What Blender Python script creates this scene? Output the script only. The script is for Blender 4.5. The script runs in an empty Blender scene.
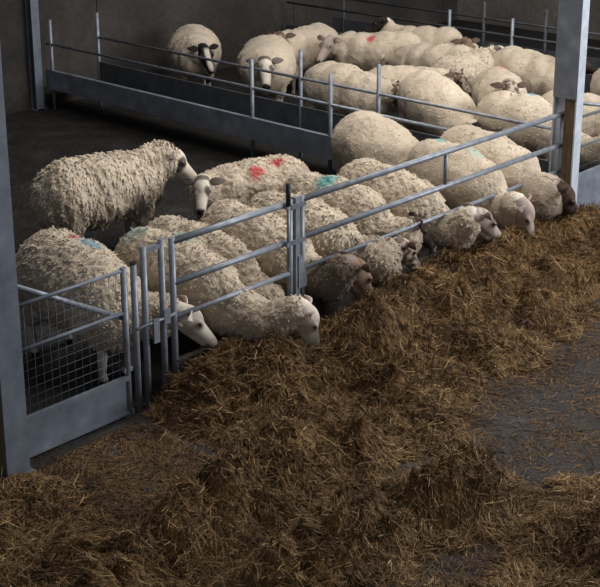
import bpy, bmesh, math, random
import numpy as np
from mathutils import Vector, Matrix, noise

S = bpy.context.scene
COL = S.collection
D = math.radians
RNG = random.Random(7)

# ------------------------------------------------------------------ materials
def new_mat(name):
    m = bpy.data.materials.new(name); m.use_nodes = True
    nt = m.node_tree; b = nt.nodes['Principled BSDF']
    return m, nt, b

def N(nt, t, **kw):
    n = nt.nodes.new(t)
    for k, v in kw.items():
        if k in n.inputs: n.inputs[k].default_value = v
        else: setattr(n, k, v)
    return n

def ramp(nt, fac, stops):
    r = nt.nodes.new('ShaderNodeValToRGB')
    e = r.color_ramp.elements
    while len(e) < len(stops): e.new(0.5)
    for el, (p, c) in zip(e, stops):
        el.position = p; el.color = (c[0], c[1], c[2], 1)
    nt.links.new(fac, r.inputs['Fac'])
    return r

def noise_mat(name, stops, scale=5.0, detail=6.0, rough=.8, metal=0.0, bump=.2, bscale=40.0, stretch=(1,1,1), dist=.02, spec=.3, rstops=None):
    m, nt, b = new_mat(name)
    tc = N(nt, 'ShaderNodeTexCoord'); mp = N(nt, 'ShaderNodeMapping'); mp.inputs['Scale'].default_value = stretch
    nt.links.new(tc.outputs['Object'], mp.inputs['Vector'])
    n1 = N(nt, 'ShaderNodeTexNoise', Scale=scale, Detail=detail, Roughness=.6)
    nt.links.new(mp.outputs[0], n1.inputs['Vector'])
    r = ramp(nt, n1.outputs['Fac'], stops)
    nt.links.new(r.outputs['Color'], b.inputs['Base Color'])
    b.inputs['Roughness'].default_value = rough; b.inputs['Metallic'].default_value = metal
    b.inputs['Specular IOR Level'].default_value = spec
    if rstops:
        rr = ramp(nt, n1.outputs['Fac'], [(p, (v, v, v)) for p, v in rstops])
        nt.links.new(rr.outputs['Color'], b.inputs['Roughness'])
    n2 = N(nt, 'ShaderNodeTexNoise', Scale=bscale, Detail=5.0)
    nt.links.new(mp.outputs[0], n2.inputs['Vector'])
    bp = N(nt, 'ShaderNodeBump', Strength=bump, Distance=dist)
    nt.links.new(n2.outputs['Fac'], bp.inputs['Height']); nt.links.new(bp.outputs['Normal'], b.inputs['Normal'])
    return m

def attr_mat(name, attr, rough=.9, bump=.5, bscale=90.0, dist=.01, spec=.1, varscale=7.0, var=.25, sheen=0.0):
    """colour from a mesh colour attribute, broken up by a noise"""
    m, nt, b = new_mat(name)
    at = N(nt, 'ShaderNodeAttribute', attribute_name=attr)
    tc = N(nt, 'ShaderNodeTexCoord')
    n1 = N(nt, 'ShaderNodeTexNoise', Scale=varscale, Detail=6.0, Roughness=.7)
    nt.links.new(tc.outputs['Object'], n1.inputs['Vector'])
    r = ramp(nt, n1.outputs['Fac'], [(.3, (1-var,)*3), (.7, (1+var*.3,)*3)])
    mx = N(nt, 'ShaderNodeMix', data_type='RGBA', blend_type='MULTIPLY'); mx.inputs[0].default_value = 1
    nt.links.new(at.outputs['Color'], mx.inputs[6]); nt.links.new(r.outputs['Color'], mx.inputs[7])
    nt.links.new(mx.outputs[2], b.inputs['Base Color'])
    b.inputs['Roughness'].default_value = rough; b.inputs['Specular IOR Level'].default_value = spec
    if sheen: b.inputs['Sheen Weight'].default_value = sheen
    n2 = N(nt, 'ShaderNodeTexNoise', Scale=bscale, Detail=6.0, Roughness=.7)
    nt.links.new(tc.outputs['Object'], n2.inputs['Vector'])
    bp = N(nt, 'ShaderNodeBump', Strength=bump, Distance=dist)
    nt.links.new(n2.outputs['Fac'], bp.inputs['Height']); nt.links.new(bp.outputs['Normal'], b.inputs['Normal'])
    return m

STEEL = noise_mat('galvanised_steel', [(.3, (.135, .145, .165)), (.55, (.20, .215, .24)), (.75, (.28, .295, .32))], scale=14, rough=.5, metal=.35, bump=.05, bscale=60, spec=.5)
STEEL_DULL = noise_mat('dull_galvanised_steel', [(.3, (.085, .095, .115)), (.6, (.135, .15, .175)), (.8, (.19, .205, .235))], scale=6, rough=.6, metal=.3, bump=.06, bscale=40, spec=.4)
DARKSTEEL = noise_mat('tarnished_steel', [(.3, (.035, .036, .04)), (.6, (.06, .062, .066)), (.8, (.09, .09, .092))], scale=6, rough=.7, metal=.1, bump=.06, bscale=40, spec=.3)
SOILED_SHADED = noise_mat('soiled_shaded_board', [(.3, (.022, .018, .015)), (.6, (.05, .043, .038)), (.8, (.10, .10, .105))], scale=7, rough=.8, bump=.2, bscale=30, spec=.2)  # dirt, plus the shade below the feeding necks put into the colour
COLSTEEL = noise_mat('daylit_galvanised_section', [(.3, (.36, .385, .43)), (.55, (.46, .49, .535)), (.75, (.56, .59, .63))], scale=9, rough=.45, metal=.1, bump=.04, bscale=60, spec=.5)  # strong daylight on the right column's front face put into this colour
SHEET = noise_mat('galvanised_sheet', [(.3, (.12, .135, .16)), (.55, (.19, .21, .245)), (.8, (.30, .325, .36))], scale=5, rough=.5, metal=.3, bump=.05, bscale=30, spec=.5)
TIMBER = noise_mat('weathered_timber', [(.3, (.06, .038, .02)), (.6, (.14, .095, .055)), (.8, (.22, .155, .095))], scale=6, stretch=(6, 6, .6), rough=.85, bump=.3)
BLACKPL = noise_mat('black_plastic', [(.3, (.01, .01, .01)), (.8, (.02, .02, .02))], rough=.4)
CONCRETE_WALL = None
FLEECE = attr_mat('fleece_wool', 'tint', bump=1.0, bscale=55, dist=.018, varscale=9, var=.22, sheen=.15)
SKIN = attr_mat('short_hair', 'tint', bump=.4, bscale=140, dist=.004, varscale=22, var=.18)
EYE = noise_mat('eye_brown', [(.3, (.012, .008, .005)), (.8, (.03, .02, .01))], rough=.15, spec=.6)
HAY = attr_mat('silage_straw', 'tint', bump=.3, bscale=60, rough=.75, spec=.25, varscale=4, var=.3)
HAYBED = noise_mat('silage_bed', [(.28, (.022, .010, .004)), (.45, (.08, .040, .014)), (.62, (.17, .095, .034)), (.8, (.28, .165, .06))], scale=9, detail=12, bump=1.0, bscale=26, dist=.06, rough=.9, spec=.15)

def wall_mat(k=1.0):
    m, nt, b = new_mat('cast_concrete_wall')
    tc = N(nt, 'ShaderNodeTexCoord')
    mp = N(nt, 'ShaderNodeMapping'); mp.inputs['Scale'].default_value = (1, 1, 1)
    nt.links.new(tc.outputs['Object'], mp.inputs['Vector'])
    n1 = N(nt, 'ShaderNodeTexNoise', Scale=.9, Detail=8.0, Roughness=.65); nt.links.new(mp.outputs[0], n1.inputs['Vector'])
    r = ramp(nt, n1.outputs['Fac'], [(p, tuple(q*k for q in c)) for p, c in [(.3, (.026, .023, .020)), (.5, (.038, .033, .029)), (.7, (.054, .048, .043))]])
    n3 = N(nt, 'ShaderNodeTexNoise', Scale=14.0, Detail=6.0); nt.links.new(mp.outputs[0], n3.inputs['Vector'])
    r3 = ramp(nt, n3.outputs['Fac'], [(.3, (.8, .8, .8)), (.7, (1.1, 1.1, 1.1))])
    mx = N(nt, 'ShaderNodeMix', data_type='RGBA', blend_type='MULTIPLY'); mx.inputs[0].default_value = 1
    nt.links.new(r.outputs['Color'], mx.inputs[6]); nt.links.new(r3.outputs['Color'], mx.inputs[7])
    nt.links.new(mx.outputs[2], b.inputs['Base Color'])
    b.inputs['Roughness'].default_value = .9; b.inputs['Specular IOR Level'].default_value = .15
    bp = N(nt, 'ShaderNodeBump', Strength=.3, Distance=.02)
    nt.links.new(n3.outputs['Fac'], bp.inputs['Height']); nt.links.new(bp.outputs['Normal'], b.inputs['Normal'])
    return m
CONCRETE_WALL = wall_mat()
PENFLOOR = noise_mat('wet_dirty_floor', [(.3, (.008, .007, .006)), (.55, (.018, .016, .014)), (.8, (.045, .038, .03))], scale=3.5, detail=10, rough=.65, bump=.8, bscale=22, dist=.03, spec=.25)
PASSAGE = noise_mat('worn_concrete', [(.3, (.012, .0085, .006)), (.48, (.026, .021, .018)), (.72, (.050, .047, .048))], scale=2.2, detail=12, rough=.6, bump=.5, bscale=30, dist=.012, spec=.2, rstops=[(.35, .55), (.65, .85)])

# ------------------------------------------------------------------ helpers
def link(o, parent=None):
    COL.objects.link(o)
    if parent: o.parent = parent
    return o

def obj(name, bm, mat, parent=None, smooth=False, loc=None, bevel=0):
    me = bpy.data.meshes.new(name)
    if bevel:
        bmesh.ops.bevel(bm, geom=[e for e in bm.edges if e.calc_face_angle(0) > .6], offset=bevel, segments=2, affect='EDGES', profile=.6)
    bm.to_mesh(me); bm.free()
    me.materials.append(mat)
    if smooth:
        me.polygons.foreach_set('use_smooth', [True]*len(me.polygons))
    o = bpy.data.objects.new(name, me)
    if loc: o.location = loc
    return link(o, parent)

def empty(name, loc, rz=0):
    o = bpy.data.objects.new(name, None); o.empty_display_size = .2
    o.location = loc; o.rotation_euler = (0, 0, rz)
    return link(o)

def tag(o, label=None, cat=None, group=None, kind=None):
    if label: o['label'] = label
    if cat: o['category'] = cat
    if group: o['group'] = group
    if kind: o['kind'] = kind
    return o

def box(bm, x0, x1, y0, y1, z0, z1):
    vs = [bm.verts.new((x, y, z)) for x in (x0, x1) for y in (y0, y1) for z in (z0, z1)]
    for f in ((0, 1, 3, 2), (4, 6, 7, 5), (0, 4, 5, 1), (2, 3, 7, 6), (0, 2, 6, 4), (1, 5, 7, 3)):
        bm.faces.new([vs[i] for i in f])
    return bm

def tube(bm, a, b, r, n=12, r2=None, cap=True):
    a = Vector(a); b = Vector(b); d = (b-a).normalized()
    u = d.orthogonal().normalized(); v = d.cross(u)
    r2 = r if r2 is None else r2
    ra = [bm.verts.new(a + (u*math.cos(t)+v*math.sin(t))*r) for t in [2*math.pi*i/n for i in range(n)]]
    rb = [bm.verts.new(b + (u*math.cos(t)+v*math.sin(t))*r2) for t in [2*math.pi*i/n for i in range(n)]]
    for i in range(n):
        f = bm.faces.new((ra[i], ra[(i+1) % n], rb[(i+1) % n], rb[i])); f.smooth = True
    if cap:
        bm.faces.new(ra[::-1]); bm.faces.new(rb)
    return bm

def B(): return bmesh.new()

# ------------------------------------------------------------------ camera
cam = bpy.data.cameras.new('camera'); co = link(bpy.data.objects.new('camera', cam))
S.camera = co
f_px, cy_px = 1299.455, 195.945
R = Matrix(((.684103995, -.729384007, -.000833851), (-.221262311, -.206436766, -.953114291), (.695014183, .652213794, -.302609407)))
rt, dn, fw = R[0], R[1], R[2]
M3 = Matrix((rt, -dn, -fw)).transposed()
co.matrix_world = Matrix.Translation((-3.73, -5.70, 3.80)) @ M3.to_4x4()
cam.sensor_fit = 'HORIZONTAL'; cam.sensor_width = 36
cam.lens = f_px/600*36
cam.shift_x = 0; cam.shift_y = -(293.5 - cy_px)/600
cam.clip_start = .1; cam.clip_end = 200

# ------------------------------------------------------------------ the building
def struct(name, bm, m): return tag(obj(name, bm, m), kind='structure')
struct('floor_pen', box(B(), -8, 26, .10, 7.3, -.3, 0), PENFLOOR)
struct('floor_passage', box(B(), -8, 26, -16, .10, -.3, 0), PASSAGE)
# cast concrete back wall with shallow joints between its panels
bm = B()
for i in range(-2, 8):
    x0 = -8 + (i+2)*3.6
    for z0, z1 in ((0, 1.5), (1.512, 3.0), (3.012, 4.6)):
        box(bm, x0, x0+3.588, 7.30, 7.5, z0, z1)
box(bm, -8, 26, 7.32, 7.52, 0, 4.6)
struct('wall_back', bm, CONCRETE_WALL)
struct('wall_right', box(B(), 14.0, 14.2, -.2, 7.5, 0, 4.6), wall_mat(3.4))  # brighter light on this wall put into a lighter concrete colour

def column(x, label, y0=0, zsplit=1.31, timber=True, depth=.27, w=.155, cover=True, mat=COLSTEEL, top=4.6):
    """rolled steel H section: flanges across X, web along Y"""
    root = empty('steel_column', (x, y0, 0))
    t = .014
    bm = B()
    box(bm, 0, w, 0, t, 0, top)
    box(bm, 0, w, depth-t, depth, 0, top)
    box(bm, w/2-.005, w/2+.005, t, depth-t, 0, top)
    box(bm, -.03, w+.03, -.0, depth, 0, .012)
    obj('section', bm, mat, root)
    if timber:
        bm = B(); box(bm, .012, w/2-.008, t+.012, depth-t-.10, .0, zsplit-.004)
        obj('timber_infill', bm, TIMBER, root, bevel=.004)
    if cover:
        bm = B(); box(bm, -.006, .0, .0, depth, zsplit, top)
        box(bm, -.012, -.006, .05, .08, zsplit+.06, zsplit+.09)
        obj('cover_plate', bm, SHEET, root)
    return tag(root, label, 'steel column')
column(5.812, 'tall galvanised steel column at the right end of the feed barrier', cover=True, w=.108, depth=.235, zsplit=1.21)
column(-.085, 'galvanised steel column at the left edge beside the sheeted gate', cover=False, mat=STEEL_DULL)  # weaker light at the left end put into a darker steel colour
column(5.31, 'slim steel column standing against the back wall in the far left corner', y0=7.17, cover=False, timber=False, mat=STEEL_DULL, w=.11, depth=.12)

# ------------------------------------------------------------------ feed barrier
FY = .15
def bar(x0, x1, z0, z1=None, r=.019, y=FY):
    z1 = z0 if z1 is None else z1
    return tube(B(), (x0, y, z0), (x1, y, z1), r)

def gate(x, label, x_end=.925, zp1=.25, sheet=None):
    sheet = sheet or SHEET
    root = empty('sheeted_gate', (x, FY, 0))
    a, b = .06, x_end - .0
    ztop, zp0 = .975, .02
    for z, nm in ((ztop, 'top_rail'), (.70, 'middle_rail')):
        obj(nm, tube(B(), (a, 0, z), (b, 0, z), .012), STEEL_DULL, root)
    obj('stile', tube(B(), (a, 0, zp0), (a, 0, ztop+.015), .02), STEEL, root)
    obj('stile', tube(B(), (b, 0, .0), (b, 0, ztop+.02), .02), STEEL, root)
    bm = B(); box(bm, a, b, -.006, .0, zp0, zp1)
    box(bm, a, b, -.022, .004, zp1, zp1+.03); box(bm, a, b, -.018, .004, zp0-.004, zp0+.014)
    obj('sheet_panel', bm, sheet, root)
    bm = B()
    n = 15
    for i in range(1, n):
        xx = a + (b-a)*i/n
        tube(bm, (xx, .006, zp1+.02), (xx, .006, ztop), .0014, n=5)
    for i in range(1, 12):
        zz = zp1+.02 + i*.057
        if zz > ztop: break
        tube(bm, (a, .010, zz), (b, .010, zz), .0012, n=5)
    obj('wire_mesh', bm, STEEL_DULL, root)
    obj('brace', tube(B(), (a-.02, .03, 1.14), (b, .03, .655), .017), STEEL, root)
    bm = B(); box(bm, b-.03, b+.035, -.01, .02, .30, .33); obj('hinge_lug', bm, STEEL, root)
    bm = B(); box(bm, b-.03, b+.03, -.012, .022, .0, .035)
    obj('hinge_lug', bm, STEEL, root)
    return tag(root, label, 'gate')
gate(.03, 'small sheeted gate with wire mesh beside the left steel column', sheet=STEEL_DULL, x_end=.90)  # sheet colour darkened to carry the dimmer light on this side
gate(5.92, 'sheeted gate continuing the barrier right of the tall steel column', x_end=2.2, zp1=.42)

# latch stanchion: two uprights joined at the top
root = empty('latch_stanchion', (1.09, FY, 0))
obj('upright', tube(B(), (0, 0, 0), (0, 0, 1.09), .021), STEEL, root)
obj('upright', tube(B(), (.145, 0, 0), (.145, 0, 1.10), .021), STEEL, root)
bm = B(); box(bm, 0, .145, -.012, .012, 1.045, 1.075); obj('cross_bar', bm, STEEL, root)
bm = B(); tube(bm, (-.10, -.032, .575), (.22, -.032, .585), .010); box(bm, .03, .075, -.046, -.03, .44, .60)
box(bm, .12, .17, -.042, -.026, .54, .64)
obj('slide_bolt', bm, STEEL, root)
tag(root, 'pair of upright tubes holding the slide bolt between gate and barrier', 'latch post')
root = empty('gate_shutting_post', (1.005, FY, 0))
obj('upright', tube(B(), (0, -.005, 0), (0, -.005, 1.0), .021), STEEL, root)
bm = B(); tube(bm, (0, -.005, 1.0), (0, -.005, 1.008), .023); obj('cap', bm, BLACKPL, root)
tag(root, 'short upright tube with dark cap closing the small gate', 'post')

def barrier(x0, x1, label, mids=(), toe=.24):
    root = empty('feed_barrier', (x0, FY, 0))
    L = x1-x0
    for z, nm, r in ((1.06, 'top_rail', .023), (.78, 'middle_rail', .022), (.545, 'lower_rail', .017)):
        obj(nm, tube(B(), (0, 0, z), (L, 0, z), r), STEEL, root)
    obj('end_post', tube(B(), (0, 0, .0), (0, 0, 1.085), .021), STEEL, root)
    obj('end_post', tube(B(), (L, 0, .0), (L, 0, 1.085), .021), STEEL, root)
    for m in mids:
        obj('strut', tube(B(), (m-x0, 0, .78), (m-x0, 0, 1.06), .017), STEEL, root)
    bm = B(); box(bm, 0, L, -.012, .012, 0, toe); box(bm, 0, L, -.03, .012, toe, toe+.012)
    obj('toe_board', bm, SOILED_SHADED, root)
    return tag(root, label, 'feed barrier')
barrier(1.325, 2.40, 'short three-rail feed barrier between latch post and centre post')
barrier(2.52, 5.85, 'long three-rail feed barrier reaching the tall right column', mids=(4.17,))
root = empty('fence_post', (2.46, FY, 0))
bm = B(); box(bm, -.022, .022, -.022, .022, 0, 1.09); obj('upright', bm, STEEL, root, bevel=.004)
bm = B()
vs = [(-.0, -.03, .66), (.0, -.03, .42), (.085, -.03, .42), (.085, -.03, .50), (.03, -.03, .66)]
f1 = [bm.verts.new(v) for v in vs]; f2 = [bm.verts.new((v[0], v[1]+.008, v[2])) for v in vs]
bm.faces.new(f1); bm.faces.new(f2[::-1])
for i in range(5): bm.faces.new((f1[(i+1) % 5], f1[i], f2[i], f2[(i+1) % 5]))
obj('gusset_plate', bm, STEEL, root)
bm = B(); box(bm, -.07, .07, -.034, .034, 1.02, 1.05); obj('bracket', bm, STEEL_DULL, root)
bm = B(); box(bm, -.07, .07, -.034, .034, .76, .79); obj('bracket', bm, STEEL_DULL, root)
tag(root, 'square centre post with gusset plate joining the two feed barriers', 'post')
root = empty('drop_pin', (2.345, FY-.04, 0))
obj('rod', tube(B(), (0, 0, .62), (0, 0, 1.06), .011), STEEL, root)
obj('grip', tube(B(), (0, 0, 1.06), (0, 0, 1.22), .017), BLACKPL, root)
bm = B(); box(bm, -.02, .02, -.01, .04, .765, .795); obj('keeper', bm, STEEL, root)
bm = B(); box(bm, -.02, .02, -.01, .04, 1.04, 1.055); obj('keeper', bm, STEEL, root)
tag(root, 'upright locking pin with black grip beside the centre post', 'locking pin')

# ------------------------------------------------------------------ walk-through troughs between the pens
def trough(X, label, ys_f, ys_r, y0, y1, gap=.48, zt=1.10, steel=None, ya=None, sheet=None):
    sheet = sheet or SHEET; steel = steel or STEEL; ya = y0 if ya is None else ya
    root = empty('feed_trough', (X, 0, 0))
    for y in ys_f:
        bm = tube(B(), (0, y, 0), (0, y, zt), .021); obj('post', bm, STEEL, root)
    for y in ys_r:
        bm = tube(B(), (gap, y, 0), (gap, y, zt+.06), .021); obj('post', bm, steel, root)
    obj('rail', tube(B(), (-.0, ya, .80), (0, y1, .80), .015), steel, root)
    obj('rail', tube(B(), (gap, y0, .86), (gap, y1-.4, .86), .015), steel, root)
    bm = B(); box(bm, -.03, -.005, ya, y1, .25, .47); box(bm, -.03, .02, ya, y1, .47, .485)
    obj('front_board', bm, sheet, root)
    bm = B(); box(bm, gap-.012, gap+.012, y0, y1-.4, .25, .56)
    obj('rear_board', bm, DARKSTEEL, root)
    bm = B(); box(bm, .0, gap, y0, y1, .25, .27); obj('trough_floor', bm, STEEL_DULL, root)
    return tag(root, label, 'feed trough')
trough(5.52, 'long steel feed trough with double rails dividing the near and far pens', (7.10, 3.66, 2.57), (6.80, 3.42, 2.36), .35, 7.2, ya=1.08)
trough(9.75, 'second steel feed trough beyond the crowded far pen', (4.3, 3.33), (6.6, 4.15, 3.2), .35, 7.2, gap=.55, zt=1.02, sheet=DARKSTEEL, steel=DARKSTEEL)

# ------------------------------------------------------------------ sheep
PAL = dict(white=(.56, .50, .42), cream=(.50, .42, .33), pinkish=(.36, .26, .22), grey=(.30, .25, .22), brown=(.10, .06, .045), black=(.015, .013, .013), tan=(.24, .16, .11))

def union_mesh(shapes, voxel, smooth_it, factor=.5):
    """one watertight surface around ellipsoids and tapered limbs"""
    bm = B()
    for s in shapes:
        if s[0] == 'e':
            _, c, r, rot = s
            m = Matrix.Translation(c) @ (rot.to_4x4() if rot else Matrix()) @ Matrix.Diagonal((r[0], r[1], r[2], 1))
            bmesh.ops.create_icosphere(bm, subdivisions=3, radius=1, matrix=m)
        else:
            _, pts = s
            for (p0, r0), (p1, r1) in zip(pts, pts[1:]):
                p0 = Vector(p0); p1 = Vector(p1)
                n = max(2, int((p1-p0).length/(min(r0, r1)*.35)))
                for k in range(n+1):
                    t = k/n
                    bmesh.ops.create_icosphere(bm, subdivisions=2, radius=r0+(r1-r0)*t, matrix=Matrix.Translation(p0.lerp(p1, t)))
    me = bpy.data.meshes.new('tmp'); bm.to_mesh(me); bm.free()
    o = bpy.data.objects.new('tmp', me); COL.objects.link(o)
    m = o.modifiers.new('r', 'REMESH'); m.mode = 'VOXEL'; m.voxel_size = voxel; m.use_smooth_shade = True
    m = o.modifiers.new('s', 'SMOOTH'); m.factor = factor; m.iterations = smooth_it
    dg = bpy.context.evaluated_depsgraph_get(); dg.update()
    out = bpy.data.meshes.new_from_object(o.evaluated_get(dg))
    bpy.data.objects.remove(o); bpy.data.meshes.remove(me)
    return out

def set_tint(me, cols):
    ca = me.color_attributes.new('tint', 'FLOAT_COLOR', 'POINT')
    a = np.ones((len(cols), 4), dtype=np.float32); a[:, :3] = cols
    ca.data.foreach_set('color', a.ravel())

def mixc(a, b, t): return tuple(a[i]+(b[i]-a[i])*t for i in range(3))
def sst(a, b, x):
    t = min(1, max(0, (x-a)/(b-a))); return t*t*(3-2*t)

def add_locks(me, P, Nn, cols, style, seed, near):
    """weave short wool locks into the fleece surface"""
    rs = np.random.RandomState(seed+100)
    cnt = dict(curly=6500, shaggy=7500, smooth=3500)[style] if near else 1500
    i = rs.randint(0, len(P), cnt)
    p = P[i]; nn = Nn[i]; c = np.array(cols)[i]
    Lr = dict(curly=(.012, .024), shaggy=(.022, .042), smooth=(.008, .016))[style]
    L = rs.uniform(*Lr, cnt)*(1 if near else 1.2)
    fld = np.array([tuple(noise.noise_vector(Vector(q)*(16 if style == 'curly' else 9)+Vector((seed, 0, 0)))) for q in p])
    g = np.zeros_like(p); g[:, 2] = -1; g[:, 1] += np.sign(p[:, 1])*.5; g[:, 0] -= .25
    g -= nn*np.sum(g*nn, 1, keepdims=True)
    kf = dict(curly=.9, shaggy=.30, smooth=.4)[style]
    d = g*.8 + nn*dict(curly=.26, shaggy=.12, smooth=.12)[style] + fld*kf + rs.normal(0, .18, p.shape)
    d /= np.linalg.norm(d, axis=1, keepdims=True)+1e-6
    sd = np.cross(d, nn); sd /= np.linalg.norm(sd, axis=1, keepdims=True)+1e-6
    w = (rs.uniform(.0035, .0065, cnt)*(1.5 if style == 'shaggy' else 1.15)*(1 if near else 1.5))[:, None]
    out = np.zeros((cnt, 7, 3)); Lc = L[:, None]
    q0 = p - nn*.004; q1 = p + d*Lc*.55 + nn*.002; q2 = p + d*Lc + g*Lc*.25 - nn*Lc*.25
    out[:, 0] = q0-sd*w; out[:, 1] = q0+sd*w; out[:, 2] = q1-sd*w; out[:, 3] = q1+sd*w
    out[:, 4] = (q1+q2)/2-sd*w*.7+nn*.001; out[:, 5] = (q1+q2)/2+sd*w*.7+nn*.001; out[:, 6] = q2
    cc = c*rs.uniform(.95, 1.06, (cnt, 1))
    nf = len(me.polygons); nl = len(me.loops)
    li = np.empty(nl, dtype=np.int32); me.loops.foreach_get('vertex_index', li)
    ls = np.empty(nf, dtype=np.int32); me.polygons.foreach_get('loop_start', ls)
    b = np.arange(cnt)[:, None]*7 + len(P)
    loops = np.concatenate([b+np.array([[0, 1, 3, 2]]), b+np.array([[2, 3, 5, 4]]), b+np.array([[4, 5, 6]])], axis=1)
    starts = (np.arange(cnt)[:, None]*11 + np.array([[0, 4, 8]]) + nl).ravel()
    m2 = bpy.data.meshes.new('fleece')
    V_ = np.concatenate([P, out.reshape(-1, 3)])
    m2.vertices.add(len(V_)); m2.vertices.foreach_set('co', V_.astype(np.float32).ravel())
    LI = np.concatenate([li, loops.ravel()]).astype(np.int32)
    m2.loops.add(len(LI)); m2.loops.foreach_set('vertex_index', LI)
    LS = np.concatenate([ls, starts]).astype(np.int32)
    m2.polygons.add(len(LS)); m2.polygons.foreach_set('loop_start', LS)
    m2.polygons.foreach_set('use_smooth', np.ones(len(LS), dtype=bool))
    m2.update(calc_edges=True)
    set_tint(m2, np.concatenate([np.array(cols), np.repeat(cc, 7, axis=0)]))
    bpy.data.meshes.remove(me)
    return m2

def sheep(label, x, y, heading, pose='feed', face='white', marks=(), style='curly', k=1.0, wid=1.0, group=None, seed=0, near=True, neck=None, head=None, roll=0.0, tone=1.0, hs=1.22, collar=.0, fat=1.0, dark_neck=0):
    """x, y: ground point below the barrel; heading in degrees, 0 = +X. Poses are in the sheep's own frame (x forward, y left)."""
    rnd = random.Random(seed)
    V = Vector
    # pose -> neck path and head direction
    P = {
      'feed':  dict(n1=(.38, 0, .42), n2=(.62, 0, .35), poll=(.80, 0, .47), d=(.50, .45, -.75), dip=.10),
      'alert': dict(n1=(.40, 0, .64), n2=(.52, 0, .76), poll=(.62, 0, .86), d=(.86, 0, -.5), dip=-.02),
      'turn':  dict(n1=(.40, .04, .62), n2=(.50, .12, .72), poll=(.54, .20, .80), d=(.3, .8, -.5), dip=0),
      'rest':  dict(n1=(.40, 0, .60), n2=(.52, 0, .66), poll=(.62, 0, .70), d=(.80, 0, -.6), dip=.0),
    }[pose]
    n1, n2, poll = V(P['n1']), V(P['n2']), V(P['poll']); d = V(P['d'])
    if neck: n2, poll = V(neck[0]), V(neck[1])
    if head: d = V(head)
    d.normalize()
    up = V((0, 0, 1)); rgt = d.cross(up).normalized(); u = rgt.cross(d).normalized()
    if roll: rq = Matrix.Rotation(roll, 3, d); rgt = rq @ rgt; u = rq @ u
    dip = P['dip']
    HR = Matrix((d, rgt, u)).transposed()
    def hp(a, b=0, c=0): return tuple(poll + (d*a + rgt*b + u*c)*hs)
    def hr(*r): return tuple(q*hs for q in r)
    w = wid*fat
    # --- fleece
    fl = [
      ('e', (-.30, 0, .555), (.27, .262*w, .27), None),
      ('e', (-.08, 0, .535), (.38, .285*w, .285), None),
      ('e', (.17, 0, .53-dip*.4), (.26, .255*w, .268), None),
      ('e', (.32 if pose == 'feed' else .36, 0, .515-dip), (.15, .20*w, .215), None),
      ('e', (-.46, 0, .50), (.12, .17*w, .20), None),
    ]
    for sx, sy in ((-.36, .13), (-.36, -.13), (.27, .11), (.27, -.11)):
        fl.append(('c', [((sx, sy*w, .45), .11), ((sx, sy*w*1.05, .30), .075)]))
    back = poll - (poll-n2).normalized()*.03 - d*.015*hs
    fl.append(('c', [(tuple(n1-V((.08, 0, 0))), .168), (tuple(n2), .130+collar), (tuple(back - u*.03), .082*hs)]))
    me = union_mesh(fl, .0125 if near else .019, 9 if near else 5)
    n = len(me.vertices)
    co_ = np.empty(n*3); me.vertices.foreach_get('co', co_); co_ = co_.reshape(-1, 3)
    no_ = np.empty(n*3); me.vertices.foreach_get('normal', no_); no_ = no_.reshape(-1, 3)
    off = V((seed*3.7, seed*1.3, 0))
    base = np.array([(.60, .49, .365)])*tone
    cols = np.repeat(base, n, axis=0)
    disp = np.zeros(n)
    for i in range(n):
        p = V(co_[i]); q = p+off
        dd = .022*noise.noise(q*4.5)
        if style == 'shaggy':
            a = noise.noise(V((q.x*24, q.y*24, q.z*5.5)))
            b = noise.noise(V((q.x*45, q.y*45, q.z*11)))
            dd += .016*a + .008*b - .006
            dirt = .5+.5*noise.noise(V((q.x*12, q.y*12, q.z*3)))
        elif style == 'smooth':
            a = noise.noise(q*13)
            dd += .007*a + .003*noise.noise(q*32)
            dirt = .5+.5*noise.noise(q*6)
        else:
            v = noise.voronoi(V((q.x*27, q.y*27, q.z*20)) + noise.noise_vector(q*14)*.8)[0]
            dd += .020*(.45-v[0]) + .008*noise.noise(q*30)
            dirt = .3 + .9*v[0]
        disp[i] = dd
        low = sst(.62, .30, p.z+.07*noise.noise(q*7))          # browner wool towards belly and legs, broken by noise
        c = mixc(cols[i], (.50*tone, .385*tone, .26*tone), min(1, .18*dirt + .22*low))
        c = mixc(c, (.20, .135, .085), .45*low*sst(.1, .6, .5+.5*noise.noise(q*5)))
        if dark_neck:
            c = mixc(c, (.11, .075, .055), dark_neck*sst(.36, .56, p.x+.05*noise.noise(q*9)-.15*(p.z-.45)))
        for (mx_, my_, rad, mc) in marks:
            if p.z > .52:
                dist = math.hypot(p.x-mx_, p.y-my_) + .03*noise.noise(q*14)
                t = sst(rad, rad*.35, dist)*(mc[3] if len(mc) > 3 else .85)
                c = mixc(c, mc, t)
        cols[i] = c
    co_ += no_*disp[:, None]
    me.vertices.foreach_set('co', co_.ravel()); me.update()
    no_ = np.empty(n*3); me.vertices.foreach_get('normal', no_); no_ = no_.reshape(-1, 3)
    me = add_locks(me, co_, no_, cols, style, seed, near)
    # --- body: torso core, neck, head, legs as one surface
    bd = [
      ('e', (-.08, 0, .52-dip*.3), (.42, .19, .20), None),
      ('c', [(tuple(n1-V((.1, 0, .02))), .12), (tuple(n2), .085), (hp(-.01, 0, -.01), .062*hs)]),
      ('e', hp(.045, 0, .004), hr(.085, .060, .066), HR),
      ('c', [(hp(.07, 0, -.004), .055*hs), (hp(.15, 0, -.010), .043*hs), (hp(.215, 0, -.016), .036*hs)]),
      ('c', [(hp(.05, 0, -.045), .036*hs), (hp(.20, 0, -.040), .024*hs)]),
      ('e', hp(.235, 0, -.016), hr(.026, .032, .028), HR),
    ]
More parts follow.
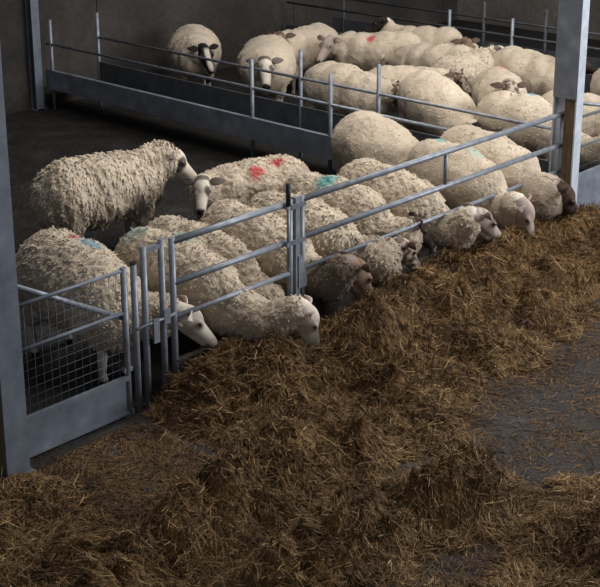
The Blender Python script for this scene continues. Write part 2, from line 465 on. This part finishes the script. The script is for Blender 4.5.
    for sg in (-1, 1):
        bd.append(('e', hp(.088, sg*.046, .026), hr(.030, .016, .020), HR))
        bd.append(('c', [((.27, sg*.12, .42), .065), ((.285, sg*.125, .24), .037), ((.275, sg*.125, .08), .024), ((.285, sg*.125, .035), .030)]))
        bd.append(('c', [((-.34, sg*.13, .45), .085), ((-.30, sg*.135, .34), .055), ((-.42, sg*.135, .23), .034), ((-.385, sg*.135, .08), .024), ((-.375, sg*.135, .035), .031)]))
    bme = union_mesh(bd, .0095 if near else .014, 3)
    n = len(bme.vertices)
    bc = np.empty(n*3); bme.vertices.foreach_get('co', bc); bc = bc.reshape(-1, 3)
    z0 = bc[:, 2].min(); bc[:, 2] = np.where(bc[:, 2] < .02, 0.0 + (bc[:, 2]-z0)*.1, bc[:, 2])
    bme.vertices.foreach_set('co', bc.ravel()); bme.update()
    cols = np.zeros((n, 3))
    W_, K_, Bn, Gy, Pk, Tn, Cr = (PAL[c] for c in ('white', 'black', 'brown', 'grey', 'pinkish', 'tan', 'cream'))
    for i in range(n):
        p = V(bc[i]); r = p-poll
        a, s_, h = r.dot(d)/hs, abs(r.dot(rgt))/hs, r.dot(u)/hs
        nz = noise.noise((p+off)*16)
        onhead = a > -.04 and (r.length < .36*hs)
        if not onhead:
            c = W_ if p.z > .3 else mixc(W_, Gy, .5)
            if face in ('brown', 'mottled', 'darkbrown'): c = mixc(Bn, Gy, .4+.5*nz)
            if p.z < .035: c = K_
        else:
            if face == 'white':
                c = mixc(mixc(W_, Gy, .15), Cr, .5+.5*nz); c = mixc(c, Gy, .6*sst(.045, .02, math.hypot(a-.09, s_-.05))); c = mixc(c, Pk, .5*sst(.17, .23, a))
                c = mixc(c, K_, sst(.243, .252, a))
            elif face == 'patch':      # white blaze, black round eyes and nose
                c = mixc(W_, Cr, .4)
                pt = .85*sst(.042, .022, math.hypot(a-.09, s_-.055)+.012*nz)
                c = mixc(c, K_, max(pt, sst(.215, .235, a+.01*nz)))
                c = mixc(c, K_, sst(.02, .0, a+.02*nz)*.8)
            elif face == 'blackblaze':  # black head with a white blaze
                c = mixc(K_, W_, sst(.030, .016, s_+.010*nz)*sst(.03, .08, a)*sst(-.02, .02, h))
            elif face == 'mottled':
                t = sst(-.25, .5, noise.noise((p+off)*30)+.35*sst(.03, .0, s_))
                c = mixc(mixc(Bn, K_, .2), Cr, t*.75)
            elif face == 'brown':
                c = mixc(Bn, Tn, .5+.6*nz); c = mixc(c, Gy, .5*sst(.1, .2, a))
            elif face == 'darkbrown':
                c = mixc(Bn, K_, .5+.5*nz)
            elif face == 'pink':
                c = mixc(mixc(Pk, Gy, .5+.5*nz), Bn, .25); c = mixc(c, Cr, .35*sst(.05, 0, s_))
            elif face == 'grey':
                c = mixc(mixc(Gy, Bn, .25), Cr, sst(-.3, .6, noise.noise((p+off)*24))*.55); c = mixc(c, Bn, .6*sst(.045, .02, math.hypot(a-.09, s_-.05)))
                c = mixc(c, K_, .7*sst(.225, .245, a))
            elif face == 'black':
                c = mixc(K_, Bn, .2+.3*nz)
            # mouth line and nostrils
            if a > .20 and abs(h+.036) < .006: c = mixc(c, K_, .7)
            if a > .235 and .008 < s_ < .022 and -.018 < h < .0: c = K_
        cols[i] = c
    set_tint(bme, cols)
    o = bpy.data.objects.new('sheep', bme); bme.materials.append(SKIN); link(o)
    me.materials.append(FLEECE); me.name = 'fleece'
    fo = bpy.data.objects.new('fleece', me); link(fo, o)
    earc = dict(white=(.50, .42, .36), patch=(.16, .13, .11), blackblaze=(.02, .018, .016), mottled=(.14, .09, .07), brown=(.10, .07, .055), darkbrown=(.05, .03, .025), pink=(.34, .26, .22), grey=(.30, .23, .20), black=(.02, .018, .016))[face]
    for sg in (-1, 1):
        bm = B()
        e0 = Vector(hp(.012, sg*.055, .030))
        ax = (rgt*sg*.88 - d*.10 + u*(.12 if pose != 'feed' else .22) ).normalized()
        nn = (u*.7 + d*.7); nn = (nn - ax*nn.dot(ax)).normalized(); sd = ax.cross(nn)
        rows = []
        for j in range(9):
            t = j/8; wdt = .008 + .030*math.sin(math.pi*min(1, t*.95+.08))**.8*(1-.25*t)
            c0 = e0 + ax*(.125*t) - nn*.03*t*t*.8 - u*.018*t*t
            rows.append([bm.verts.new(c0 + sd*wdt*math.cos(q) + nn*(.011*(1-t*.6)*math.sin(q) - .012*abs(math.cos(q))*math.sin(math.pi*t)*-1)) for q in [2*math.pi*m_/10 for m_ in range(10)]])
        for j in range(8):
            for m_ in range(10):
                bm.faces.new((rows[j][m_], rows[j][(m_+1) % 10], rows[j+1][(m_+1) % 10], rows[j+1][m_]))
        bm.faces.new(rows[0][::-1]); bm.faces.new(rows[-1])
        bmesh.ops.recalc_face_normals(bm, faces=bm.faces)
        nv = len(bm.verts)
        eo = obj('ear', bm, SKIN, o, smooth=True)
        set_tint(eo.data, np.repeat(np.array([earc]), nv, axis=0))
        bm = B(); bmesh.ops.create_icosphere(bm, subdivisions=2, radius=.0135*hs, matrix=Matrix.Translation(hp(.090, sg*.0535, .026)))
        obj('eye', bm, EYE, o, smooth=True)
    o.location = (x, y, 0); o.rotation_euler = (0, 0, D(heading)); o.scale = (k, k, k)
    tag(o, label, 'sheep', group)
    return o

RED = (.55, .035, .05); BLUE = (.22, .36, .42, .6); TEAL = (.10, .40, .38); GREEN = (.28, .42, .36, .6)
#SHEEP_BEGIN
FG = 'sheep feeding with their heads through the barrier'
PG = 'sheep crowded in the far pen'
sheep('sheep with red and blue dye on its rump behind the small gate', 1.21, .91, -88, 'feed', 'white', [(-.16, .08, .09, RED), (-.02, .08, .10, (.16, .34, .42, .8))], 'curly', 1.08, group=FG, seed=1, neck=((.52, .16, .44), (.62, .23, .46)), head=(.40, .55, -.70), hs=1.2)
sheep('white-faced sheep reaching furthest out over the silage, nearest the centre post', 1.84, .64, -82, 'feed', 'white', [(-.02, .05, .12, GREEN), (-.38, -.05, .14, GREEN)], 'curly', 1.02, wid=.9, group=FG, seed=2, neck=((.68, .05, .33), (.92, .12, .47)), head=(.25, .22, -.93), collar=.035, hs=1.2)
sheep('curly sheep squeezed in behind the white-faced one, its head out of sight', 2.19, .80, -80, 'feed', 'grey', [], 'curly', .98, wid=.84, group=FG, seed=3, neck=((.56, .0, .36), (.66, -.04, .34)), head=(.3, -.3, -.9), hs=1.0)
sheep('brown-headed sheep feeding just right of the centre post', 2.66, .68, -82, 'feed', 'brown', [], 'curly', 1.0, wid=.88, group=FG, seed=4, head=(.22, .50, -.80), neck=((.60, .04, .37), (.74, .06, .53)), hs=1.5, dark_neck=.85)
sheep('shaggy-necked sheep with small dark head turned away, third along the long barrier', 3.12, .66, -77, 'feed', 'mottled', [], 'shaggy', 1.0, wid=.9, group=FG, seed=5, collar=.05, neck=((.58, .08, .38), (.68, .22, .49)), head=(.30, .60, -.70), hs=1.15, dark_neck=.3)
sheep('sheep with a turquoise dye mark on its back behind the long barrier', 3.68, .80, -76, 'feed', 'darkbrown', [(-.10, -.06, .12, TEAL)], 'curly', 1.0, wid=.86, group=FG, seed=6, collar=.03, hs=1.05, neck=((.54, .0, .40), (.60, .06, .52)))
sheep('speckled grey-faced sheep feeding in the middle of the long barrier', 4.17, .64, -86, 'feed', 'grey', [], 'curly', 1.02, wid=.88, group=FG, seed=7, neck=((.58, .04, .38), (.70, .06, .54)), head=(.30, .68, -.60), hs=1.45)
sheep('pink-faced sheep with two teal dye marks feeding beside the rightmost feeder', 4.99, .58, -98, 'feed', 'pink', [(-.28, .02, .08, TEAL), (.10, .06, .12, GREEN)], 'smooth', 1.04, wid=.95, group=FG, seed=8, neck=((.56, .0, .39), (.66, -.03, .50)), head=(.34, .20, -.9), hs=1.4)
sheep('smooth cream sheep with dark brown face feeding next to the right column', 5.45, .58, -95, 'feed', 'darkbrown', [], 'smooth', 1.08, wid=.95, group=FG, seed=9, neck=((.54, .0, .40), (.64, .02, .49)), head=(.4, .45, -.80), collar=.06, hs=1.4, dark_neck=.35)
sheep('long-woolled sheep with black eye patches standing side-on apart at the left', 2.66, 2.53, -7, 'alert', 'patch', [], 'shaggy', 1.10, fat=1.08, seed=10, neck=((.50, -.0, .66), (.56, -.04, .72)), head=(.62, -.36, -.66), collar=.05, hs=1.3)
sheep('white-faced sheep with two red dye marks looking back towards the camera', 3.56, 1.72, 160, 'rest', 'patch', [(.00, .15, .08, RED), (-.22, .08, .08, RED)], 'curly', 1.0, seed=11, neck=((.44, .08, .62), (.48, .14, .72)), head=(.36, .68, -.62), hs=1.15)
sheep('large smooth-backed sheep behind the feeding row with its head hidden', 5.17, 1.62, -106, 'feed', 'white', [], 'smooth', 1.08, fat=1.1, seed=12, head=(.4, 0, -.9))
# far pen
def far(label, u, *a, **kw): return sheep(label, *u, *a, group=PG, near=False, **{'tone': .93, **kw})
far('round sheep with black-patched face alone beside the back wall', (7.18, 6.35), 232, 'rest', 'blackblaze', style='smooth', seed=21, k=1.06, fat=1.15, head=(.75, .25, -.6), neck=((.46, .03, .60), (.50, .05, .66)), hs=1.35)
far('round sheep with white blaze facing the camera, in front of another', (7.12, 5.02), 222, 'rest', 'patch', style='smooth', seed=22, k=1.10, fat=1.15, head=(.8, .1, -.6), neck=((.48, .0, .62), (.54, .0, .68)), hs=1.35)
far('brown-faced sheep peering from behind the round white-blazed one', (8.30, 5.55), 178, 'alert', 'brown', style='smooth', seed=23, k=1.02, fat=1.1, neck=((.50, .10, .66), (.56, .18, .78)), head=(.5, .7, -.5), hs=1.3)
far('side-on sheep with a bright red spot on its flank in the far pen', (8.62, 4.55), 118, 'alert', 'pink', [(.05, .14, .07, RED)], style='smooth', seed=24, k=1.06, fat=1.02, neck=((.48, .06, .62), (.54, .14, .70)), head=(.30, .75, -.6), hs=1.3)
far('mottled-faced sheep standing side-on just behind the trough rails', (6.80, 3.45), -92, 'rest', 'mottled', style='smooth', seed=25, k=1.06, fat=1.05, neck=((.46, .04, .60), (.52, .10, .64)), head=(.6, .4, -.7), hs=1.4)
far('black-headed sheep looking left over the others near the back wall', (9.34, 4.42), 103, 'alert', 'black', style='smooth', seed=26, k=1.04, wid=.95, neck=((.46, .0, .70), (.50, .02, .82)), head=(.85, .3, -.35))
far('plain cream sheep pressed between the red-spotted sheep and the shaggy one', (8.62, 3.62), 100, 'rest', 'white', style='smooth', seed=27, k=1.03, neck=((.52, .0, .56), (.64, .0, .56)))
far('sheep with a speckled head raised over a bright white back', (7.55, 3.20), -48, 'alert', 'mottled', style='smooth', seed=28, k=.96, neck=((.46, -.02, .64), (.52, -.04, .72)), head=(.6, -.5, -.6), hs=1.3)
far('bright white-backed sheep lowering its head to the trough, far pen', (6.92, 2.30), -112, 'feed', 'black', [(-.2, .0, .05, BLUE)], style='smooth', seed=29, k=1.08, fat=1.05, tone=1.08, head=(.4, .2, -.85), neck=((.56, .02, .40), (.60, .04, .46)))
far('shaggy cream sheep with black and white head facing right', (8.42, 3.02), 5, 'alert', 'patch', style='curly', seed=30, k=1.04, fat=1.1, neck=((.46, .0, .64), (.50, -.04, .74)), head=(.70, -.5, -.4), hs=1.3)
far('brown-headed sheep looking over the shaggy one at the second trough', (9.12, 3.62), 215, 'alert', 'brown', style='smooth', seed=31, k=.96, wid=.9, neck=((.40, .0, .74), (.42, .04, .88)), head=(.7, .3, -.5), hs=1.3)
far('stout sheep with dark brown head below the right-hand posts', (8.82, 2.42), 262, 'rest', 'darkbrown', style='smooth', seed=32, k=1.06, fat=1.1, neck=((.42, .04, .68), (.42, .10, .80)), head=(.45, .80, -.4), hs=1.35)
far('sheep with dark speckled face and pink rump dye facing the camera', (7.72, 2.08), 222, 'rest', 'mottled', [(-.30, .05, .09, (.60, .22, .20, .7))], style='smooth', seed=33, k=1.02, fat=1.05, head=(.75, .1, -.65), neck=((.42, .02, .68), (.46, .02, .78)), hs=1.4)
far('white sheep with a blue dye mark behind the rightmost feeder', (7.02, 1.22), -80, 'feed', 'white', [(-.05, .05, .09, (.10, .32, .42))], style='smooth', seed=34, k=1.04, tone=1.05)
far('pale sheep half hidden by the tall right column', (7.55, .88), -72, 'rest', 'white', style='smooth', seed=35, k=1.02, neck=((.50, .0, .56), (.60, .0, .56)))
far('dark brown-headed sheep just right of the tall column', (8.85, 1.15), 240, 'rest', 'darkbrown', style='smooth', seed=36, k=1.05, head=(.7, .4, -.6), hs=1.3)
#SHEEP_END

# ------------------------------------------------------------------ silage
def ridge(px, py, a, b, wdt, h):
    ax, ay = a; bx, by = b
    t = np.clip(((px-ax)*(bx-ax)+(py-ay)*(by-ay))/((bx-ax)**2+(by-ay)**2), 0, 1)
    d = np.hypot(px-(ax+t*(bx-ax)), py-(ay+t*(by-ay)))
    return h*np.exp(-(d/wdt)**2)

#HAY_BEGIN
def hay_h(px, py):
    """px, py numpy arrays -> silage height"""
    h = np.zeros_like(px)
    for a, b, w, hh in (
        ((3.9, -.20), (5.6, -.22), .34, .27), ((5.9, -.35), (9.0, -.55), .40, .20), ((2.4, -.42), (4.2, -.34), .38, .32), ((1.40, -.18), (2.4, -.50), .33, .34),
        ((3.0, -.40), (3.5, -.50), .22, .16), ((4.0, -.8), (9.0, -1.0), .35, .13), ((2.2, -.9), (3.4, -1.0), .28, .12), ((1.5, -.75), (2.2, -1.1), .3, .10),
        ((-.62, -1.38), (.36, -1.16), .20, .22), ((.36, -1.16), (1.42, -1.14), .24, .28), ((1.42, -1.14), (2.0, -1.35), .22, .12),
        ((.12, -1.95), (.85, -1.85), .24, .22), ((.85, -1.85), (1.55, -2.0), .24, .26), ((1.5, -2.75), (2.7, -3.3), .3, .12), ((1.75, -2.3), (2.1, -2.5), .2, .05), ((-.2, -2.3), (.5, -2.8), .4, .16),
        ((-.9, -.5), (-.3, -.35), .35, .12), ((-.9, -1.3), (-.4, -1.2), .4, .14)):
        h = np.maximum(h, ridge(px, py, a, b, w, hh)) + .25*np.minimum(h, ridge(px, py, a, b, w, hh))
    return h
def hay_litter(px, py):
    """0..1 chance of loose straw on the floor"""
    l = np.exp(-np.abs(py+.75)/.42)*np.clip((px-.2)*1.5, 0, 1)*.9 + np.exp(-((px-.3)**2+(py+1.6)**2)/.9)*.8 + np.exp(-((px-.1)**2+(py+.7)**2)/.9)*.8 + .16
    l = l*(.35+1.1*np.clip(nz2(px, py, 3.3, 8)+.5, 0, 1))
    return np.clip(l, 0, 1)
#HAY_END

def nz2(px, py, s, seed=0):
    return np.array([noise.noise(Vector((a*s, b*s, seed))) for a, b in zip(px.ravel(), py.ravel())]).reshape(px.shape)

def hay_field(x0, x1, y0, y1, step):
    xs = np.arange(x0, x1, step); ys = np.arange(y0, y1, step)
    X, Y = np.meshgrid(xs, ys, indexing='ij')
    h = hay_h(X, Y)
    big = nz2(X, Y, 2.6, 1); mid = nz2(X, Y, 7, 2); fine = nz2(X, Y, 19, 3); vf = nz2(X, Y, 42, 4)
    k = np.clip(h/.16, 0, 1)
    vor = np.array([noise.voronoi(Vector((a*3.6+.8*noise.noise(Vector((a*3, b*3, 5))), b*4.6, 2)))[0][0] for a, b in zip(X.ravel(), Y.ravel())]).reshape(X.shape)
    h = h*(1+.45*big) + k*(.22*(.40-vor) + .055*mid + .06*np.abs(fine)*1.6 - .02 + .026*vf) - .022
    edge = np.minimum.reduce([(X-x0)/.12, (x1-X)/.12, (Y-y0)/.06, np.ones_like(X)])
    h = np.where(edge < 1, h*np.clip(edge, 0, 1)-.01*(1-np.clip(edge, 0, 1)), h)
    return xs, ys, h

class Strands:
    def __init__(s): s.v = []; s.c = []
    def add(s, p, dirv, bend, L, w, col):
        # p: (n,3); 4 cross-sections, 2 verts each
        n = len(p); side = np.cross(dirv, np.array([0, 0, 1.0])); side /= (np.linalg.norm(side, axis=1, keepdims=True)+1e-6)
        tw = np.random.RandomState(len(s.v)+5).uniform(-1, 1, (n, 1)); side = side + np.array([[0, 0, 1.0]])*tw; side /= np.linalg.norm(side, axis=1, keepdims=True)
        out = np.zeros((n, 4, 2, 3))
        for j, t in enumerate((-.5, -.17, .17, .5)):
            c = p + dirv*(L*t)[:, None] + bend*(L*(t*t-.08))[:, None]
            ww = (w*(1 if abs(t) < .3 else .5))[:, None]
            out[:, j, 0] = c-side*ww; out[:, j, 1] = c+side*ww
        s.v.append(out.reshape(n, 8, 3)); s.c.append(np.repeat(col[:, None, :], 8, axis=1))
    def arrays(s): return np.concatenate(s.v), np.concatenate(s.c)

def hay_object(name, label, x0, x1, y0, y1, step, nstr, seed, bed=True, zmin=-.004, lenr=(.04, .13)):
    xs, ys, h = hay_field(x0, x1, y0, y1, step)
    rs = np.random.RandomState(seed)
    bx = rs.uniform(x0+.03, x1-.03, nstr*3); by = rs.uniform(y0+.03, y1-.02, nstr*3)
    ix = np.clip(((bx-x0)/step).astype(int), 0, len(xs)-2); iy = np.clip(((by-y0)/step).astype(int), 0, len(ys)-2)
    hh = h[ix, iy]
    prob = np.where(hh > .0, 1.0, hay_litter(bx, by)*.55)
    # nearer silage needs more strands per square metre
    prob *= np.clip(1.25-.11*(bx+1), .35, 1)
    keep = rs.rand(len(bx)) < prob
    bx, by, hh, ix, iy = (a[keep][:nstr] for a in (bx, by, hh, ix, iy))
    n = len(bx)
    gx = (h[np.clip(ix+1, 0, len(xs)-1), iy]-h[ix, iy])/step; gy = (h[ix, np.clip(iy+1, 0, len(ys)-1)]-h[ix, iy])/step
    on = hh > 0
    gx = np.where(on, np.clip(gx, -1.2, 1.2), 0); gy = np.where(on, np.clip(gy, -1.2, 1.2), 0)
    # strands lie roughly combed in patches
    flow = np.array([noise.noise(Vector((a*1.8, b*1.8, 9)))*3.2 for a, b in zip(bx, by)])
    ang = flow + rs.normal(0, .75, n)
    tilt = rs.normal(.05, .34, n)*np.where(on, 1, .25)
    dv = np.stack([np.cos(ang), np.sin(ang), np.cos(ang)*gx+np.sin(ang)*gy+tilt], 1); dv /= np.linalg.norm(dv, axis=1, keepdims=True)
    L = rs.uniform(lenr[0], lenr[1], n)*np.where(rs.rand(n) < .12, 1.7, 1)
    w = rs.uniform(.0012, .0032, n)
    bend = rs.normal(0, .25, (n, 3)); bend[:, 2] = -np.abs(bend[:, 2])*.6
    L = L*np.where(on, 1, .6)
    z = np.maximum(hh, 0) + np.abs(rs.normal(0, .012, n))*np.where(on, 1, .15) + .004 + np.maximum(0, -dv[:, 2])*0
    p = np.stack([bx, by, z], 1)
    patch = np.array([noise.noise(Vector((a*3.1, b*3.1, 4)))*.5+.5 for a, b in zip(bx, by)])
    t = np.clip(rs.beta(1.6, 2.6, n)*.9 + (patch-.5)*.5, 0, 1)
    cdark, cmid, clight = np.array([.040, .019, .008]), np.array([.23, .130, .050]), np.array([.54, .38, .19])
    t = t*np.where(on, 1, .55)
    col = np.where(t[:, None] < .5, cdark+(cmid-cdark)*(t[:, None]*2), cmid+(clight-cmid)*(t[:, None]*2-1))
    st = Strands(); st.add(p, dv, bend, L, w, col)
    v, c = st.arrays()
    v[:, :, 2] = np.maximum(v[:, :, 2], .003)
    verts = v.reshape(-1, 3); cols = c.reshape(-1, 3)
    q = np.array([[0, 1, 3, 2], [2, 3, 5, 4], [4, 5, 7, 6]])
    faces = (np.arange(n)[:, None, None]*8+q[None]).reshape(-1, 4)
    mats = np.zeros(len(faces), dtype=np.int32)
    if bed:
        nx, ny = h.shape
        X, Y = np.meshgrid(xs, ys, indexing='ij')
        gv = np.stack([X, Y, h], 2).reshape(-1, 3)
        i, j = np.meshgrid(np.arange(nx-1), np.arange(ny-1), indexing='ij')
        a = (i*ny+j).ravel(); gf = np.stack([a, a+ny, a+ny+1, a+1], 1)
        gf = gf[gv[gf, 2].max(axis=1) > zmin]
        used = np.unique(gf); remap = -np.ones(len(gv), dtype=int); remap[used] = np.arange(len(used))
        gvu = gv[used].copy(); gvu[:, 2] = np.maximum(gvu[:, 2], -.02)
        faces = np.concatenate([faces, remap[gf]+len(verts)]); mats = np.concatenate([mats, np.ones(len(gf), dtype=np.int32)])
        verts = np.concatenate([verts, gvu]); cols = np.concatenate([cols, np.full((len(used), 3), .1)])
    me = bpy.data.meshes.new(name)
    me.vertices.add(len(verts)); me.vertices.foreach_set('co', verts.astype(np.float32).ravel())
    me.loops.add(len(faces)*4); me.loops.foreach_set('vertex_index', faces.astype(np.int32).ravel())
    me.polygons.add(len(faces)); me.polygons.foreach_set('loop_start', (np.arange(len(faces))*4).astype(np.int32))
    me.materials.append(HAY); me.materials.append(HAYBED)
    me.polygons.foreach_set('material_index', mats)
    me.polygons.foreach_set('use_smooth', np.ones(len(faces), dtype=bool))
    me.update(calc_edges=True); me.validate()
    set_tint(me, cols)
    o = link(bpy.data.objects.new(name, me))
    return tag(o, label, 'silage', kind='stuff')

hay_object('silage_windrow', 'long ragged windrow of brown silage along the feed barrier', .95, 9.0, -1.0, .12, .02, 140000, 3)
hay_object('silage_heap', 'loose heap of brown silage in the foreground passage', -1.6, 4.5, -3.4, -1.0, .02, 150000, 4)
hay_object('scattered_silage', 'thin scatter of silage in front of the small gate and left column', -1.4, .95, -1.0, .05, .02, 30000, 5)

# ------------------------------------------------------------------ light
wd = bpy.data.worlds.new('world'); S.world = wd; wd.use_nodes = True
bg = wd.node_tree.nodes['Background']; bg.inputs['Color'].default_value = (.62, .70, .85, 1); bg.inputs['Strength'].default_value = .17
def area(name, loc, target, sx, sy, power, col):
    l = bpy.data.lights.new(name, 'AREA'); l.shape = 'RECTANGLE'; l.size = sx; l.size_y = sy; l.energy = power; l.color = col
    o = link(bpy.data.objects.new(name, l)); o.location = loc
    o.rotation_euler = (Vector(target)-Vector(loc)).to_track_quat('-Z', 'Y').to_euler()
    return o
area('open_door_daylight', (9.2, -7.0, 4.2), (4.8, .3, .3), 5, 4, 1150, (.93, .96, 1.0))
area('rooflight_daylight', (6.0, 1.0, 6.2), (5.6, 1.6, 0), 9, 2.2, 560, (1.0, .97, .93))

area('rear_fill_light', (-7.5, -8.5, 4.0), (2.0, -.5, .3), 4, 3, 110, (.95, .97, 1.0))  # fill lamp added behind the camera to brighten left-facing sides and near silage

vs = S.view_settings; vs.view_transform = 'Standard'; vs.look = 'None'; vs.gamma = 1; vs.use_curve_mapping = False; vs.exposure = 0
